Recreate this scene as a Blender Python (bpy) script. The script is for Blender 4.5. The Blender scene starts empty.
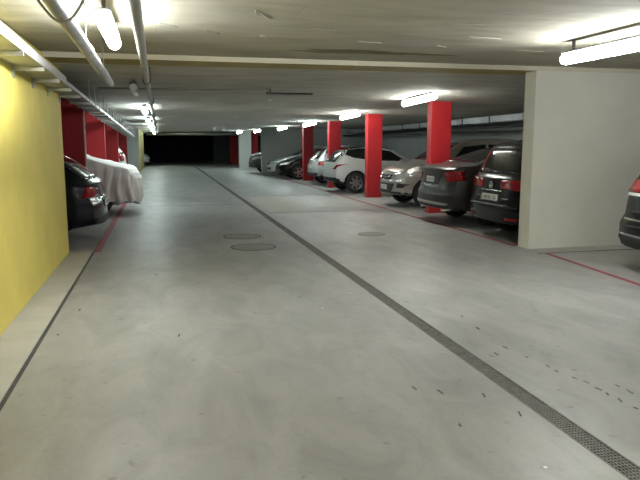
import bpy, bmesh, math, random
from mathutils import Vector, Matrix
from mathutils.bvhtree import BVHTree
random.seed(7)
SC = bpy.context.scene
COL = SC.collection
PI = math.pi

# ------------------------------------------------------------------ materials
def new_mat(name):
    m = bpy.data.materials.new(name); m.use_nodes = True
    nt = m.node_tree
    return m, nt, nt.nodes['Principled BSDF']

def pmat(name, col, rough=.5, metal=0., coat=0., var=0., vscale=3., bump=0., bscale=40., spec=None, trans=0.):
    m, nt, b = new_mat(name)
    b.inputs['Base Color'].default_value = (*col, 1)
    b.inputs['Roughness'].default_value = rough
    b.inputs['Metallic'].default_value = metal
    b.inputs['Coat Weight'].default_value = coat
    b.inputs['Coat Roughness'].default_value = .08
    if spec is not None: b.inputs['Specular IOR Level'].default_value = spec
    if trans: b.inputs['Transmission Weight'].default_value = trans
    tc = nt.nodes.new('ShaderNodeTexCoord')
    if var > 0:
        n = nt.nodes.new('ShaderNodeTexNoise'); n.inputs['Scale'].default_value = vscale
        n.inputs['Detail'].default_value = 6; n.inputs['Roughness'].default_value = .6
        nt.links.new(tc.outputs['Object'], n.inputs['Vector'])
        r = nt.nodes.new('ShaderNodeValToRGB')
        r.color_ramp.elements[0].position = .3; r.color_ramp.elements[1].position = .7
        r.color_ramp.elements[0].color = (*[c*(1-var) for c in col], 1)
        r.color_ramp.elements[1].color = (*[min(1, c*(1+var)) for c in col], 1)
        nt.links.new(n.outputs['Fac'], r.inputs['Fac'])
        nt.links.new(r.outputs['Color'], b.inputs['Base Color'])
    if bump > 0:
        n2 = nt.nodes.new('ShaderNodeTexNoise'); n2.inputs['Scale'].default_value = bscale
        n2.inputs['Detail'].default_value = 4
        nt.links.new(tc.outputs['Object'], n2.inputs['Vector'])
        bp = nt.nodes.new('ShaderNodeBump'); bp.inputs['Strength'].default_value = bump
        bp.inputs['Distance'].default_value = .01
        nt.links.new(n2.outputs['Fac'], bp.inputs['Height'])
        nt.links.new(bp.outputs['Normal'], b.inputs['Normal'])
    return m

def emat(name, col, strength):
    m, nt, b = new_mat(name)
    b.inputs['Base Color'].default_value = (*col, 1)
    b.inputs['Emission Color'].default_value = (*col, 1)
    b.inputs['Emission Strength'].default_value = strength
    return m

def concrete_floor():
    m, nt, b = new_mat('polished_concrete_floor')
    N, K = nt.nodes, nt.links
    tc = N.new('ShaderNodeTexCoord')
    def noise(scale, detail=6, rough=.6, stretch=(1, 1, 1), dist=0.):
        mp = N.new('ShaderNodeMapping'); mp.inputs['Scale'].default_value = stretch
        K.new(tc.outputs['Object'], mp.inputs['Vector'])
        n = N.new('ShaderNodeTexNoise'); n.inputs['Scale'].default_value = scale
        n.inputs['Detail'].default_value = detail; n.inputs['Roughness'].default_value = rough
        n.inputs['Distortion'].default_value = dist
        K.new(mp.outputs['Vector'], n.inputs['Vector']); return n
    def ramp(src, p0, c0, p1, c1):
        r = N.new('ShaderNodeValToRGB'); r.color_ramp.elements[0].position = p0; r.color_ramp.elements[1].position = p1
        r.color_ramp.elements[0].color = (*c0, 1); r.color_ramp.elements[1].color = (*c1, 1)
        K.new(src.outputs['Fac'], r.inputs['Fac']); return r
    def mul(a, c, f=1.):
        x = N.new('ShaderNodeMix'); x.data_type = 'RGBA'; x.blend_type = 'MULTIPLY'; x.inputs['Factor'].default_value = f
        K.new(a.outputs[0] if a.bl_idname != 'ShaderNodeMix' else a.outputs['Result'], x.inputs['A'])
        K.new(c.outputs[0], x.inputs['B']); return x
    big = ramp(noise(.55, 5, .6, (1, .5, 1), .6), .3, (.335, .34, .335), .7, (.455, .46, .45))
    mid = ramp(noise(2.6, 8, .65, (1, .45, 1), .8), .3, (.70, .70, .69), .66, (1, 1, 1))
    fine = ramp(noise(60, 3, .5), .3, (.93, .93, .93), .6, (1, 1, 1))
    spot = ramp(noise(9, 2, .5), .25, (.72, .71, .69), .33, (1, 1, 1))
    c = mul(mul(mul(big, mid), fine), spot)
    K.new(c.outputs['Result'], b.inputs['Base Color'])
    rr = N.new('ShaderNodeMapRange'); rr.inputs['To Min'].default_value = .36; rr.inputs['To Max'].default_value = .55
    K.new(noise(1.3, 5).outputs['Fac'], rr.inputs['Value']); K.new(rr.outputs['Result'], b.inputs['Roughness'])
    bp = N.new('ShaderNodeBump'); bp.inputs['Strength'].default_value = .12; bp.inputs['Distance'].default_value = .01
    K.new(noise(25, 4).outputs['Fac'], bp.inputs['Height']); K.new(bp.outputs['Normal'], b.inputs['Normal'])
    return m

def board_ceiling(name, col):
    m, nt, b = new_mat(name)
    N, K = nt.nodes, nt.links
    tc = N.new('ShaderNodeTexCoord')
    br = N.new('ShaderNodeTexBrick'); br.inputs['Scale'].default_value = 1
    br.inputs['Brick Width'].default_value = 2.4; br.inputs['Row Height'].default_value = .9
    br.inputs['Mortar Size'].default_value = .006; br.inputs['Mortar Smooth'].default_value = .5
    br.inputs['Color1'].default_value = (*col, 1); br.inputs['Color2'].default_value = (*[c*.93 for c in col], 1)
    br.inputs['Mortar'].default_value = (*[c*.8 for c in col], 1)
    K.new(tc.outputs['Object'], br.inputs['Vector'])
    mp = N.new('ShaderNodeMapping'); mp.inputs['Scale'].default_value = (.6, 1.6, 1)
    K.new(tc.outputs['Object'], mp.inputs['Vector'])
    n = N.new('ShaderNodeTexNoise'); n.inputs['Scale'].default_value = 1.6; n.inputs['Detail'].default_value = 8
    n.inputs['Distortion'].default_value = .7; K.new(mp.outputs['Vector'], n.inputs['Vector'])
    r = N.new('ShaderNodeValToRGB'); r.color_ramp.elements[0].position = .33; r.color_ramp.elements[1].position = .62
    r.color_ramp.elements[0].color = (.78, .77, .72, 1); r.color_ramp.elements[1].color = (1, 1, 1, 1)
    K.new(n.outputs['Fac'], r.inputs['Fac'])
    x = N.new('ShaderNodeMix'); x.data_type = 'RGBA'; x.blend_type = 'MULTIPLY'; x.inputs['Factor'].default_value = 1
    K.new(br.outputs['Color'], x.inputs['A']); K.new(r.outputs['Color'], x.inputs['B'])
    K.new(x.outputs['Result'], b.inputs['Base Color'])
    b.inputs['Roughness'].default_value = .85
    v = N.new('ShaderNodeTexVoronoi'); v.inputs['Scale'].default_value = 1.7; v.feature = 'F1'
    nd = N.new('ShaderNodeTexNoise'); nd.inputs['Scale'].default_value = 4
    K.new(mp.outputs['Vector'], nd.inputs['Vector'])
    K.new(nd.outputs['Color'], v.inputs['Vector'])
    bp = N.new('ShaderNodeBump'); bp.inputs['Strength'].default_value = .35; bp.inputs['Distance'].default_value = .02
    K.new(v.outputs['Distance'], bp.inputs['Height']); K.new(bp.outputs['Normal'], b.inputs['Normal'])
    return m

M = {}
M['floor'] = concrete_floor()
M['ceil_near'] = board_ceiling('old_board_marked_ceiling', (.465, .45, .365))
M['ceil_far'] = board_ceiling('grey_ceiling', (.68, .665, .60))
M['kerb'] = pmat('pale_kerb_concrete', (.45, .445, .41), .7, var=.1, vscale=2.5, bump=.2)
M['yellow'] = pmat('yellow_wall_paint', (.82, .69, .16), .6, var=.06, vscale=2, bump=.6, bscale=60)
M['yellow_dark'] = pmat('dark_yellow_wall', (.35, .31, .10), .7, var=.1)
M['white_wall'] = pmat('off_white_wall_paint', (.74, .74, .68), .75, var=.04, vscale=1.5, bump=.2)
M['grey_wall'] = pmat('grey_wall_tone', (.40, .42, .40), .8, var=.07, vscale=1.5)
M['pale_wall'] = pmat('pale_wall_paint', (.62, .66, .64), .8, var=.04)
M['dark_wall'] = pmat('near_black_wall', (.012, .014, .015), .7)
M['slate_wall'] = pmat('slate_grey', (.17, .18, .175), .8)
M['red'] = pmat('red_column_paint', (.47, .018, .024), .5, var=.06, vscale=2)
M['red_line'] = pmat('red_floor_paint', (.30, .055, .07), .6, var=.3, vscale=9)
M['groove'] = pmat('dark_joint', (.07, .07, .066), .9, var=.2)
M['beam_light'] = pmat('beam_plaster', (.68, .65, .54), .8, var=.06)
M['beam_brown'] = pmat('brown_joint_strip', (.40, .32, .13), .8, var=.1)
M['galv'] = pmat('galvanised_steel', (.42, .42, .40), .4, .8, var=.2, vscale=8)
M['duct'] = pmat('dull_duct_steel', (.42, .43, .43), .45, .6, var=.3, vscale=1.2)
M['tray'] = pmat('zinc_tray', (.66, .67, .66), .38, .6, var=.08)
M['pipe'] = pmat('grey_pipe', (.36, .35, .32), .5, .3, var=.1)
M['black_plastic'] = pmat('black_plastic', (.02, .02, .021), .5)
M['trim_plastic'] = pmat('dark_grey_plastic', (.015, .015, .016), .6)
M['rubber'] = pmat('tyre_rubber', (.018, .018, .018), .8, bump=.2)
M['alloy'] = pmat('alloy_wheel', (.5, .5, .5), .3, .85)
M['chrome'] = pmat('chrome', (.75, .75, .75), .12, 1.)
M['glass'] = pmat('car_glass', (.008, .010, .011), .04, 0, spec=.6)
M['tail'] = pmat('red_lens', (.30, .006, .01), .12, coat=.5)
M['lens'] = pmat('clear_headlight_lens', (.62, .64, .64), .1, .35, coat=1)
M['plate'] = pmat('white_plate', (.75, .75, .72), .45)
M['plate_ink'] = pmat('plate_marks', (.30, .30, .30), .6)
M['cloth'] = pmat('silver_car_cover_cloth', (.90, .87, .86), .7, var=.06, vscale=5, bump=.5, bscale=30)
M['grate'] = pmat('grate_steel', (.21, .21, .20), .6, .3, var=.25, vscale=15)
M['pit'] = pmat('drain_pit', (.012, .012, .012), .9)
M['iron'] = pmat('cast_iron', (.29, .285, .27), .65, .1, var=.2, vscale=9, bump=.5)
M['stain'] = pmat('tyre_mark', (.10, .098, .09), .8, var=.3, vscale=20)
M['white_spot'] = pmat('white_spot', (.8, .8, .78), .6)
M['housing'] = pmat('lamp_housing', (.12, .12, .11), .6)
M['off_diff'] = pmat('unlit_diffuser', (.75, .77, .78), .3)
M['lamp_warm'] = emat('lit_diffuser_neutral', (.97, .985, .97), 62)
M['lamp_mid'] = emat('lit_diffuser_mid', (.97, .99, .93), 42)
M['lamp_cool'] = emat('lit_diffuser_cool', (.84, .99, .98), 34)
M['water'] = pmat('water_stained_concrete', (.19, .165, .11), .85, var=.25, vscale=6)
M['flake'] = pmat('peeling_paint', (.44, .43, .37), .8)
def paint(name, col, rough=.25, metal=.4):
    return pmat(name, col, rough, metal, coat=.15, spec=.25)
M['p_black'] = paint('black_car_paint', (.005, .005, .006), .22, 0)
M['p_grey'] = paint('grey_car_paint', (.062, .060, .061), .32, .35)
M['p_champ'] = paint('champagne_car_paint', (.46, .45, .42), .28, .55)
M['p_white'] = paint('white_car_paint', (.60, .62, .62), .3, 0)
M['p_silver'] = paint('silver_car_paint', (.50, .52, .52), .3, .4)
M['p_blue'] = paint('dark_blue_car_paint', (.005, .007, .014), .22, 0)
M['p_brown'] = paint('dark_grey_suv_paint', (.075, .078, .075), .3, .4)

# ------------------------------------------------------------------ helpers
def link(name, bm, mats, parent=None, smooth=False, angle=None):
    me = bpy.data.meshes.new(name)
    bm.normal_update(); bm.to_mesh(me); bm.free()
    if not isinstance(mats, (list, tuple)): mats = [mats]
    for m in mats: me.materials.append(m)
    if smooth:
        for p in me.polygons: p.use_smooth = True
        if angle is not None: me.set_sharp_from_angle(angle=math.radians(angle))
    o = bpy.data.objects.new(name, me); COL.objects.link(o)
    if parent: o.parent = parent
    return o
def empty(name, loc, rz=0):
    o = bpy.data.objects.new(name, None); COL.objects.link(o)
    o.location = loc; o.rotation_euler = (0, 0, rz); o.empty_display_size = .2
    return o
def tag(o, label, cat, group=None, kind=None):
    o['label'] = label; o['category'] = cat
    if group: o['group'] = group
    if kind: o['kind'] = kind
    return o
def struct(name, bm, m, label=None):
    o = link(name, bm, m); o['kind'] = 'structure'
    if label: o['label'] = label
    return o
def box(bm, x0, x1, y0, y1, z0, z1, mi=0, bev=0):
    vs = [bm.verts.new(p) for p in ((x0,y0,z0),(x1,y0,z0),(x1,y1,z0),(x0,y1,z0),(x0,y0,z1),(x1,y0,z1),(x1,y1,z1),(x0,y1,z1))]
    fs = [bm.faces.new([vs[i] for i in q]) for q in ((3,2,1,0),(4,5,6,7),(0,1,5,4),(1,2,6,5),(2,3,7,6),(3,0,4,7))]
    for f in fs: f.material_index = mi
    if bev:
        es = list({e for f in fs for e in f.edges})
        bmesh.ops.bevel(bm, geom=es, offset=bev, segments=2, affect='EDGES', profile=.5)
    return fs
def newbox(*a, **k):
    bm = bmesh.new(); box(bm, *a, **k); return bm
def tube(bm, pts, r, n=14, mi=0, caps=True):
    pts = [Vector(p) for p in pts]; rings = []
    up = None
    for i, p in enumerate(pts):
        d = (pts[min(i+1, len(pts)-1)] - pts[max(i-1, 0)]).normalized()
        if up is None:
            up = Vector((0, 0, 1)) if abs(d.z) < .9 else Vector((1, 0, 0))
        a = d.cross(up).normalized(); b = a.cross(d).normalized(); up = b
        rr = r[i] if isinstance(r, (list, tuple)) else r
        rings.append([bm.verts.new(p + a*math.cos(2*PI*k/n)*rr + b*math.sin(2*PI*k/n)*rr) for k in range(n)])
    for A, B in zip(rings, rings[1:]):
        for k in range(n):
            f = bm.faces.new((A[k], A[(k+1) % n], B[(k+1) % n], B[k])); f.material_index = mi; f.smooth = True
    if caps:
        for R in (rings[0][::-1], rings[-1]):
            f = bm.faces.new(R); f.material_index = mi
def prism_y(bm, poly, y0, y1):      # poly of (x,z)
    A = [bm.verts.new((x, y0, z)) for x, z in poly]; B = [bm.verts.new((x, y1, z)) for x, z in poly]
    bm.faces.new(A); bm.faces.new(B[::-1])
    for i in range(len(A)):
        j = (i+1) % len(A); bm.faces.new((A[j], A[i], B[i], B[j]))
    bmesh.ops.recalc_face_normals(bm, faces=bm.faces)
def lerp_pts(pts, x):
    if x <= pts[0][0]: return pts[0][1]
    for (a, b), (c, d) in zip(pts, pts[1:]):
        if x <= c: return b + (d-b)*(x-a)/max(1e-6, c-a)
    return pts[-1][1]

# ------------------------------------------------------------------ camera
cam = bpy.data.cameras.new('camera'); co = bpy.data.objects.new('camera', cam); COL.objects.link(co)
cam.sensor_width = 36; cam.lens = 655/640*36; cam.clip_end = 200
co.location = (0, 0, 1.62)
co.rotation_euler = (math.radians(90-8.509), 0, math.radians(-13.582))
SC.camera = co

# ------------------------------------------------------------------ setting
CZ = [(9.48, 2.652), (14, 2.52), (18.4, 2.42), (23, 2.345), (28, 2.30), (60, 2.30)]
def zc(y): return lerp_pts(CZ, y) if y > 9.47 else (2.655 if y > 8.85 else 2.72)
X0, X1, Y0, Y1 = -7., 10.8, -7., 58.
GX0, GX1 = 2.155, 2.295     # drain channel
bm = bmesh.new()
box(bm, X0, GX0, Y0, Y1, -.2, 0); box(bm, GX1, X1, Y0, Y1, -.2, 0)
fl = struct('floor', bm, M['floor'])
struct('trim_1', newbox(GX0, GX1, Y0, Y1, -.2, -.12), M['pit'])
struct('ceiling', newbox(X0, X1, Y0, 8.85, 2.72, 3.0), M['ceil_near'])
bm = bmesh.new()
ys = [9.48, 14, 18.4, 23, 28, Y1]
A = [bm.verts.new((X0, y, zc(y))) for y in ys]; B = [bm.verts.new((X1, y, zc(y))) for y in ys]
A2 = [bm.verts.new((X0, y, 3.)) for y in ys]; B2 = [bm.verts.new((X1, y, 3.)) for y in ys]
for i in range(len(ys)-1):
    bm.faces.new((A[i], A[i+1], B[i+1], B[i])); bm.faces.new((A2[i], B2[i], B2[i+1], A2[i+1]))
    bm.faces.new((A[i], A2[i], A2[i+1], A[i+1])); bm.faces.new((B[i], B[i+1], B2[i+1], B2[i]))
bm.faces.new((A[0], B[0], B2[0], A2[0])); bm.faces.new((A[-1], A2[-1], B2[-1], B[-1]))
struct('ceiling_far', bm, M['ceil_far'])
# downstand beam over the line of the right wall: pale face, brown joint strip beneath
bm = bmesh.new()
fs = box(bm, X0, X1, 8.85, 9.50, 2.655, 3.0); fs[0].material_index = 1
struct('trim_2', bm, [M['beam_light'], M['beam_brown']])
# walls
struct('wall_left', newbox(-1.62, -1.36, Y0, 10.13, 0, 2.7), M['yellow'])
struct('wall_left_far', newbox(-1.5, -1.08, 36., 46.5, 0, 2.3), M['yellow_dark'])  # darker yellow than the near wall
struct('wall_left_partition', newbox(X0, -1.09, 35.8, 36., 0, 2.3), M['pale_wall'])
struct('wall_left_back', newbox(X0-.2, X0, Y0, Y1, 0, 3), M['grey_wall'])
struct('wall_right', newbox(5.41, X1, 8.852, 9.15, 0, 2.66), M['white_wall'])
struct('wall_right_back', newbox(X1, X1+.2, Y0, Y1, 0, 3), M['grey_wall'])
struct('wall_right_partition', newbox(4.86, X1, 32.4, 32.65, 0, 2.3), M['grey_wall'])  # grey colour stands in for the unlit front of this partition
struct('wall_right_far', newbox(4.86, 5.62, 41.8, 42.3, 0, 2.3), M['pale_wall'])
struct('wall_end', newbox(X0, X1, Y1, Y1+.2, 0, 3), M['dark_wall'])  # near-black base colour over the whole end wall
struct('wall_end_return', newbox(4.25, X1, 55., 55.3, 0, 2.3), M['slate_wall'])
struct('wall_behind', newbox(X0, X1, Y0-.2, Y0, 0, 3), M['grey_wall'])
# kerb along the yellow wall with its dark joint
struct('trim_3', newbox(-1.36, -1.03, Y0, 10.13, 0, .012, bev=.003), M['kerb'])
struct('trim_4', newbox(-1.035, -1.0, Y0, 10.1, -.01, .003), M['groove'])
struct('trim_5', newbox(5.35, 9.0, 8.46, 8.49, -.01, .002), M['groove'])
struct('trim_6', newbox(5.41, 9.0, 8.49, 8.85, 0, .006), M['kerb'])
# dark slab band along the upper right back wall
bm = bmesh.new(); box(bm, 10.3, X1, 9.15, 32.4, 1.95, 2.62)
struct('trim_7', bm, M['slate_wall'])

# floor saw-cut joints
for (x0, x1, y, w) in ((2.35, 5.2, 14.9, .03), (-.95, 2.1, 17.2, .03), (2.35, 5.2, 19.8, .03)):
    struct('trim_8', newbox(x0, x1, y, y+w, -.01, .0015), M['stain'])

struct('trim_9', newbox(2.45, 3.55, 15.0, 19.2, -.01, .001), M['kerb'])
def stain(pts, z, name, label, m):
    bm = bmesh.new(); T = [bm.verts.new((x, y, z)) for x, y in pts]; B = [bm.verts.new((x, y, z+.003)) for x, y in pts]
    bm.faces.new(T); bm.faces.new(B[::-1])
    for i in range(len(T)): bm.faces.new((T[i], T[(i+1) % len(T)], B[(i+1) % len(T)], B[i]))
    bmesh.ops.recalc_face_normals(bm, faces=bm.faces); tag(link(name, bm, m), label, 'stain')
n_ = 24; sp = []
for k in range(n_):
    a = 2*PI*k/n_; rr = 1+.22*math.sin(3*a+1)+.15*math.sin(7*a); sp.append((2.55+.95*rr*math.cos(a), 8.0+.16*rr*math.sin(a)))
stain(sp, 2.7175, 'water_stain', 'long brown water stain on the near ceiling just before the beam', M['water'])
# red painted lines
def red_line(pts, w, label):
    bm = bmesh.new(); L = []; R = []
    for i, (x, y) in enumerate(pts):
        L.append(bm.verts.new((x-w/2, y, .003))); R.append(bm.verts.new((x+w/2, y, .003)))
    for i in range(len(pts)-1): bm.faces.new((L[i], R[i], R[i+1], L[i+1]))
    r = bmesh.ops.extrude_face_region(bm, geom=bm.faces[:])
    for v in [g for g in r['geom'] if isinstance(g, bmesh.types.BMVert)]: v.co.z -= .0035
    bmesh.ops.recalc_face_normals(bm, faces=bm.faces)
    tag(link('red_floor_line', bm, M['red_line']), label, 'floor line', 'red painted lines edging the parking bays')
red_line([(-.97, 10.1), (-.97, 14), (-.95, 30)], .11, 'red painted floor line running from the yellow wall under the covered car')
red_line([(5.40, 9.2), (5.36, 12), (5.33, 18), (5.33, 32)], .08, 'red painted floor line in front of the parked cars between the red columns')
red_line([(5.10, 3.9), (5.29, 6.28), (5.47, 8.46)], .07, 'red painted floor line in front of the white wall at the right edge')

# columns
def column(x, y, sx, label):
    bm = bmesh.new(); box(bm, x, x+sx, y, y+.25, -.004, zc(y)+.004, bev=.012)
    return tag(link('column', bm, M['red']), label, 'column', 'red square columns')
column(5.97, 14.0, .49, 'red square column rising behind the grey saloon')
column(5.87, 18.4, .45, 'red square column between the champagne suv front and the white two-tone hatchback')
column(5.84, 22.8, .44, 'red square column just left of the white two-tone hatchback, rising over its tail')
column(5.86, 27.2, .42, 'red square column at the side of the black car front, fourth of the right row')
column(5.62, 42.4, .5, 'narrow red column beside the pale partition end beyond the dark grey suv')
column(5.1, 50.0, .8, 'furthest dim red column left of the pale partition')
column(-1.92, 13.5, .5, 'dark red shaded column behind the dark blue car')
column(-1.92, 18.4, .5, 'brightly lit red column above the covered car')
column(-1.92, 24.0, .5, 'deep red column beyond the brightly lit one on the left')
column(-1.92, 30.4, .5, 'last red column on the left before the pale grey partition')
bm = bmesh.new(); tube(bm, [(-1.40, 13.49, 0), (-1.40, 13.49, 2.46)], .012, 8)
tag(link('conduit', bm, M['tray']), 'thin pale conduit running up the corner of the dark red shaded column', 'conduit')

# ------------------------------------------------------------------ ceiling services
def lamp(x, y, z, length, label, mat, rz=0, on=True, tilt=0):
    t = empty('fluorescent_lamp', (x, y, z), rz); t.rotation_euler[0] = tilt
    tag(t, label, 'ceiling lamp', 'fluorescent battens on the ceiling')
    h = length/2; zt = zc(y) - z
    bm = bmesh.new(); box(bm, -.055, .055, -h, h, .058, .078, bev=.005)  # housing made dark and wide to shade the ceiling right above the tube
    for s in (-1, 1): box(bm, -.015, .015, s*h*.8-.012, s*h*.8+.012, .076, max(.085, zt+.003+tilt*-s*h*.8))
    link('housing', bm, M['housing'], t)
    bm = bmesh.new()
    tube(bm, [(0, -h+.0, 0), (0, -h+.03, 0), (0, h-.03, 0), (0, h, 0)], [.04, .06, .06, .04], 16)
    link('diffuser', bm, mat if on else M['off_diff'], t)
    for s in (-1, 1):
        bm = bmesh.new(); tube(bm, [(0, s*h, 0), (0, s*(h+.015), 0)], .052, 16); bmesh.ops.recalc_face_normals(bm, faces=bm.faces); link('end_cap', bm, mat if on else M['off_diff'], t)
    return t
W, Cc = M['lamp_warm'], M['lamp_cool']
lamp(-.38, 5.95, 2.53, 1.3, 'large lit fluorescent batten at top left between the two ceiling pipes', W)
lamp(-.38, 11.6, 2.475, 1.3, 'unlit fluorescent batten on the left just beyond the brown joint strip', W, on=False)
for i, (y, d) in enumerate(((16.6, 'first lit fluorescent batten beyond the unlit one, left row'), (21.6, 'lit fluorescent batten, second beyond the unlit one, left row'),
     (26.8, 'lit fluorescent batten, third beyond the unlit one, left row'), (32.2, 'lit fluorescent batten, fourth beyond the unlit one, left row'),
     (38., 'lit fluorescent batten, fifth beyond the unlit one, left row'), (44., 'furthest lit fluorescent batten of the left row'))):
    lamp(-.33, y, zc(y)-.11, 1.5, d, Cc)
lamp(4.42, 5.92, 2.53, 1.5, 'lit fluorescent batten at the upper right corner in front of the white wall', W, .0)
for (y, x, d) in ((12.7, 5.12, 'lit fluorescent batten above the grey saloon left of the nearest red column top'), (17.8, 5.15, 'lit fluorescent batten above the white two-tone hatchback'),
     (22.9, 5.15, 'lit fluorescent batten between the third and fourth red columns of the right row'), (28.3, 5.15, 'lit fluorescent batten above the black car front'),
     (35.5, 5.1, 'lit fluorescent batten above the dark grey suv'), (39.5, 4.6, 'small distant lit batten just left of the pale partition top')):
    lamp(x, y, zc(y)-.10, 1.5, d, M['lamp_mid'] if y < 18 else Cc, .03, tilt=-.035)
# behind the camera the rows go on
lamp(-.38, .3, 2.53, 1.5, 'lit fluorescent batten of the left row behind the viewpoint', W)
lamp(4.4, .6, 2.53, 1.5, 'lit fluorescent batten of the right row behind the viewpoint', W)
lamp(2.0, -3.2, 2.53, 1.5, 'lit fluorescent batten over the lane behind the viewpoint', W)

# pipes
t = empty('ceiling_pipe', (-.15, 0, 2.5)); tag(t, 'long slim grey pipe running down the lane beside the left lamp row', 'pipe')
bm = bmesh.new(); pts = [(.04, -6.9, -.04), (.03, 4.0, -.04), (.0, 9.4, -.045), (0, 14, -.08), (0, 18.4, -.17), (0, 23, -.24), (0, 28, -.285), (0, 46, -.285)]
tube(bm, pts, .039, 16); link('pipe', bm, M['pipe'], t)
for y in (2., 9.6, 14.2, 19, 24, 29):
    bm = bmesh.new(); zz = lerp_pts([(p[1], p[2]) for p in pts], y); xx = .03 if y < 5 else 0; tube(bm, [(xx, y-.02, zz), (xx, y+.02, zz)], .046, 16)
    box(bm, xx-.055, xx-.04, y-.02, y+.02, zz-.02, zc(y)-2.5+.0); box(bm, xx+.04, xx+.055, y-.02, y+.02, zz-.02, zc(y)-2.5+.0)
    link('pipe_clamp', bm, M['trim_plastic'], t)
t = empty('ceiling_pipe', (-.57, 0, 2.33)); tag(t, 'thick galvanised pipe at top left ending below the brown joint strip', 'pipe')
bm = bmesh.new()
tube(bm, [(.17, -6.9, .02), (.07, 3.0, .01), (0, 8.6, 0)], .046, 16); link('pipe', bm, M['galv'], t)
for y in (1.2, 3.4, 5.6, 7.6):
    bm = bmesh.new(); xx = lerp_pts([(-6.9, .17), (3, .07), (8.2, 0)], y); tube(bm, [(xx, y-.035, .01), (xx, y+.035, .01)], .053, 16); link('pipe_coupling', bm, M['galv'], t)
    bm = bmesh.new(); tube(bm, [(xx, y, .05), (xx, y, .392)], .006, 8); link('hanger_rod', bm, M['galv'], t)
bm = bmesh.new(); pts = []
for k in range(13):
    a = PI*k/12; pts.append((-.62+.26*(k/12), 3.85+.05*math.sin(a), 2.39-.13*math.sin(a)))
tube(bm, pts, .008, 8); tag(link('loose_cable', bm, M['galv']), 'loose cable loop hanging beneath the thick galvanised pipe at top left', 'cable')
bm = bmesh.new(); tube(bm, [(-1.0, 12.0, 2.535), (1.95, 12.0, 2.535)], .014, 8)
tag(link('ceiling_conduit', bm, M['pipe']), 'thin conduit crossing the ceiling from the left lamps to the black hanging rail', 'conduit')
t = empty('hanging_sign_rail', (2.37, 12.05, 2.5)); tag(t, 'black hanging rail seen edge on under the middle of the ceiling', 'rail')
link('rail', newbox(-.4, .4, -.02, .02, -.02, .012), M['black_plastic'], t)
link('bracket', newbox(-.46, -.38, -.05, .05, -.02, .065), M['housing'], t)
for (x, y, z, s, d) in ((2.3, 14.1, zc(14.1), .035, 'small white ceiling detector just beyond the black hanging rail'), (2.24, 20.2, zc(20.2), .04, 'small ceiling detector over the middle of the lane further back')):
    bm = bmesh.new(); tube(bm, [(0, 0, .002), (0, 0, -.02), (0, 0, -.035)], [s*1.2, s*1.2, s*.6], 14)
    o = link('smoke_detector', bm, M['off_diff']); o.location = (x, y, z); tag(o, d, 'detector', 'detectors on the ceiling')
for (x, d) in ((2.35, 'left of two tiny white signs hanging over the distant lane'), (2.75, 'right of two tiny white signs hanging over the distant lane')):
    t = empty('hanging_sign', (x, 29.5, 2.20)); tag(t, d, 'sign', 'tiny signs over the distant lane')
    link('panel', newbox(-.06, .06, -.01, .01, -.08, .06), M['off_diff'], t)
    link('hanger', newbox(-.005, .005, -.005, .005, .06, .102), M['housing'], t)
# lateral pipe far away
bm = bmesh.new(); tube(bm, [(-.9, 46.2, 2.17), (10.7, 46.2, 2.17)], .11, 12)
tag(link('cross_pipe', bm, M['galv']), 'pale pipe crossing the lane in front of the black end', 'pipe')

# cable tray on the left
def tz(y): return 2.50-.022*y
t = empty('cable_tray', (-1.22, 0, 0)); tag(t, 'long galvanised cable tray bracketed along the top of the yellow wall', 'cable tray')
def strip(x0, x1, dz0, dz1, y0=-6.9, y1=30.):
    bm = bmesh.new(); V = []
    for y in (y0, y1): V.append([bm.verts.new((x, y, tz(y)+dz)) for x, dz in ((x0, dz0), (x1, dz0), (x1, dz1), (x0, dz1))])
    for k in range(4): bm.faces.new((V[0][k], V[0][(k+1) % 4], V[1][(k+1) % 4], V[1][k]))
    bm.faces.new(V[0][::-1]); bm.faces.new(V[1]); bmesh.ops.recalc_face_normals(bm, faces=bm.faces); return bm
link('tray_base', strip(-.135, .14, 0, .004), M['duct'], t)
link('side_rail', strip(.14, .147, -.002, .085, -6.9, 8.6), M['tray'], t)
link('side_rail', strip(.14, .147, -.002, .045, 8.6, 30), M['duct'], t)
link('side_rail', strip(-.139, -.132, -.002, .085), M['tray'], t)
for k in range(15):
    y = -4.0 + k*1.0
    if y > 10.1: continue
    b_ = bmesh.new(); box(b_, -.138, .15, y-.018, y+.018, tz(y)-.045, tz(y)-.006)
    box(b_, -.139, -.125, y-.03, y+.03, tz(y)-.11, tz(y)-.006); link('bracket', b_, M['duct'], t)
for k in range(21):
    y = 11.2+k*.93
    b_ = bmesh.new(); box(b_, .148, .16, y-.012, y+.012, tz(y)-.03, zc(y)+.004); box(b_, -.14, .16, y-.015, y+.015, tz(y)-.035, tz(y)-.003)
    link('hanger', b_, M['duct'] if k < 5 else M['tray'], t)
for k, (dx, r, d) in enumerate(((-.08, .018, 'black cable lying in the tray next to the yellow wall'), (0, .022, 'thick black cable lying in the middle of the cable tray'), (.08, .016, 'grey cable lying in the tray near its outer rail'))):
    bm = bmesh.new(); tube(bm, [(-1.22+dx+.012*math.sin(i*1.7+k), -6.8+i*1.2, tz(-6.8+i*1.2)+r+.007) for i in range(31)], r, 8)
    tag(link('cable', bm, M['black_plastic'] if k < 2 else M['pipe']), d, 'cable', 'cables in the tray')
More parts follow.
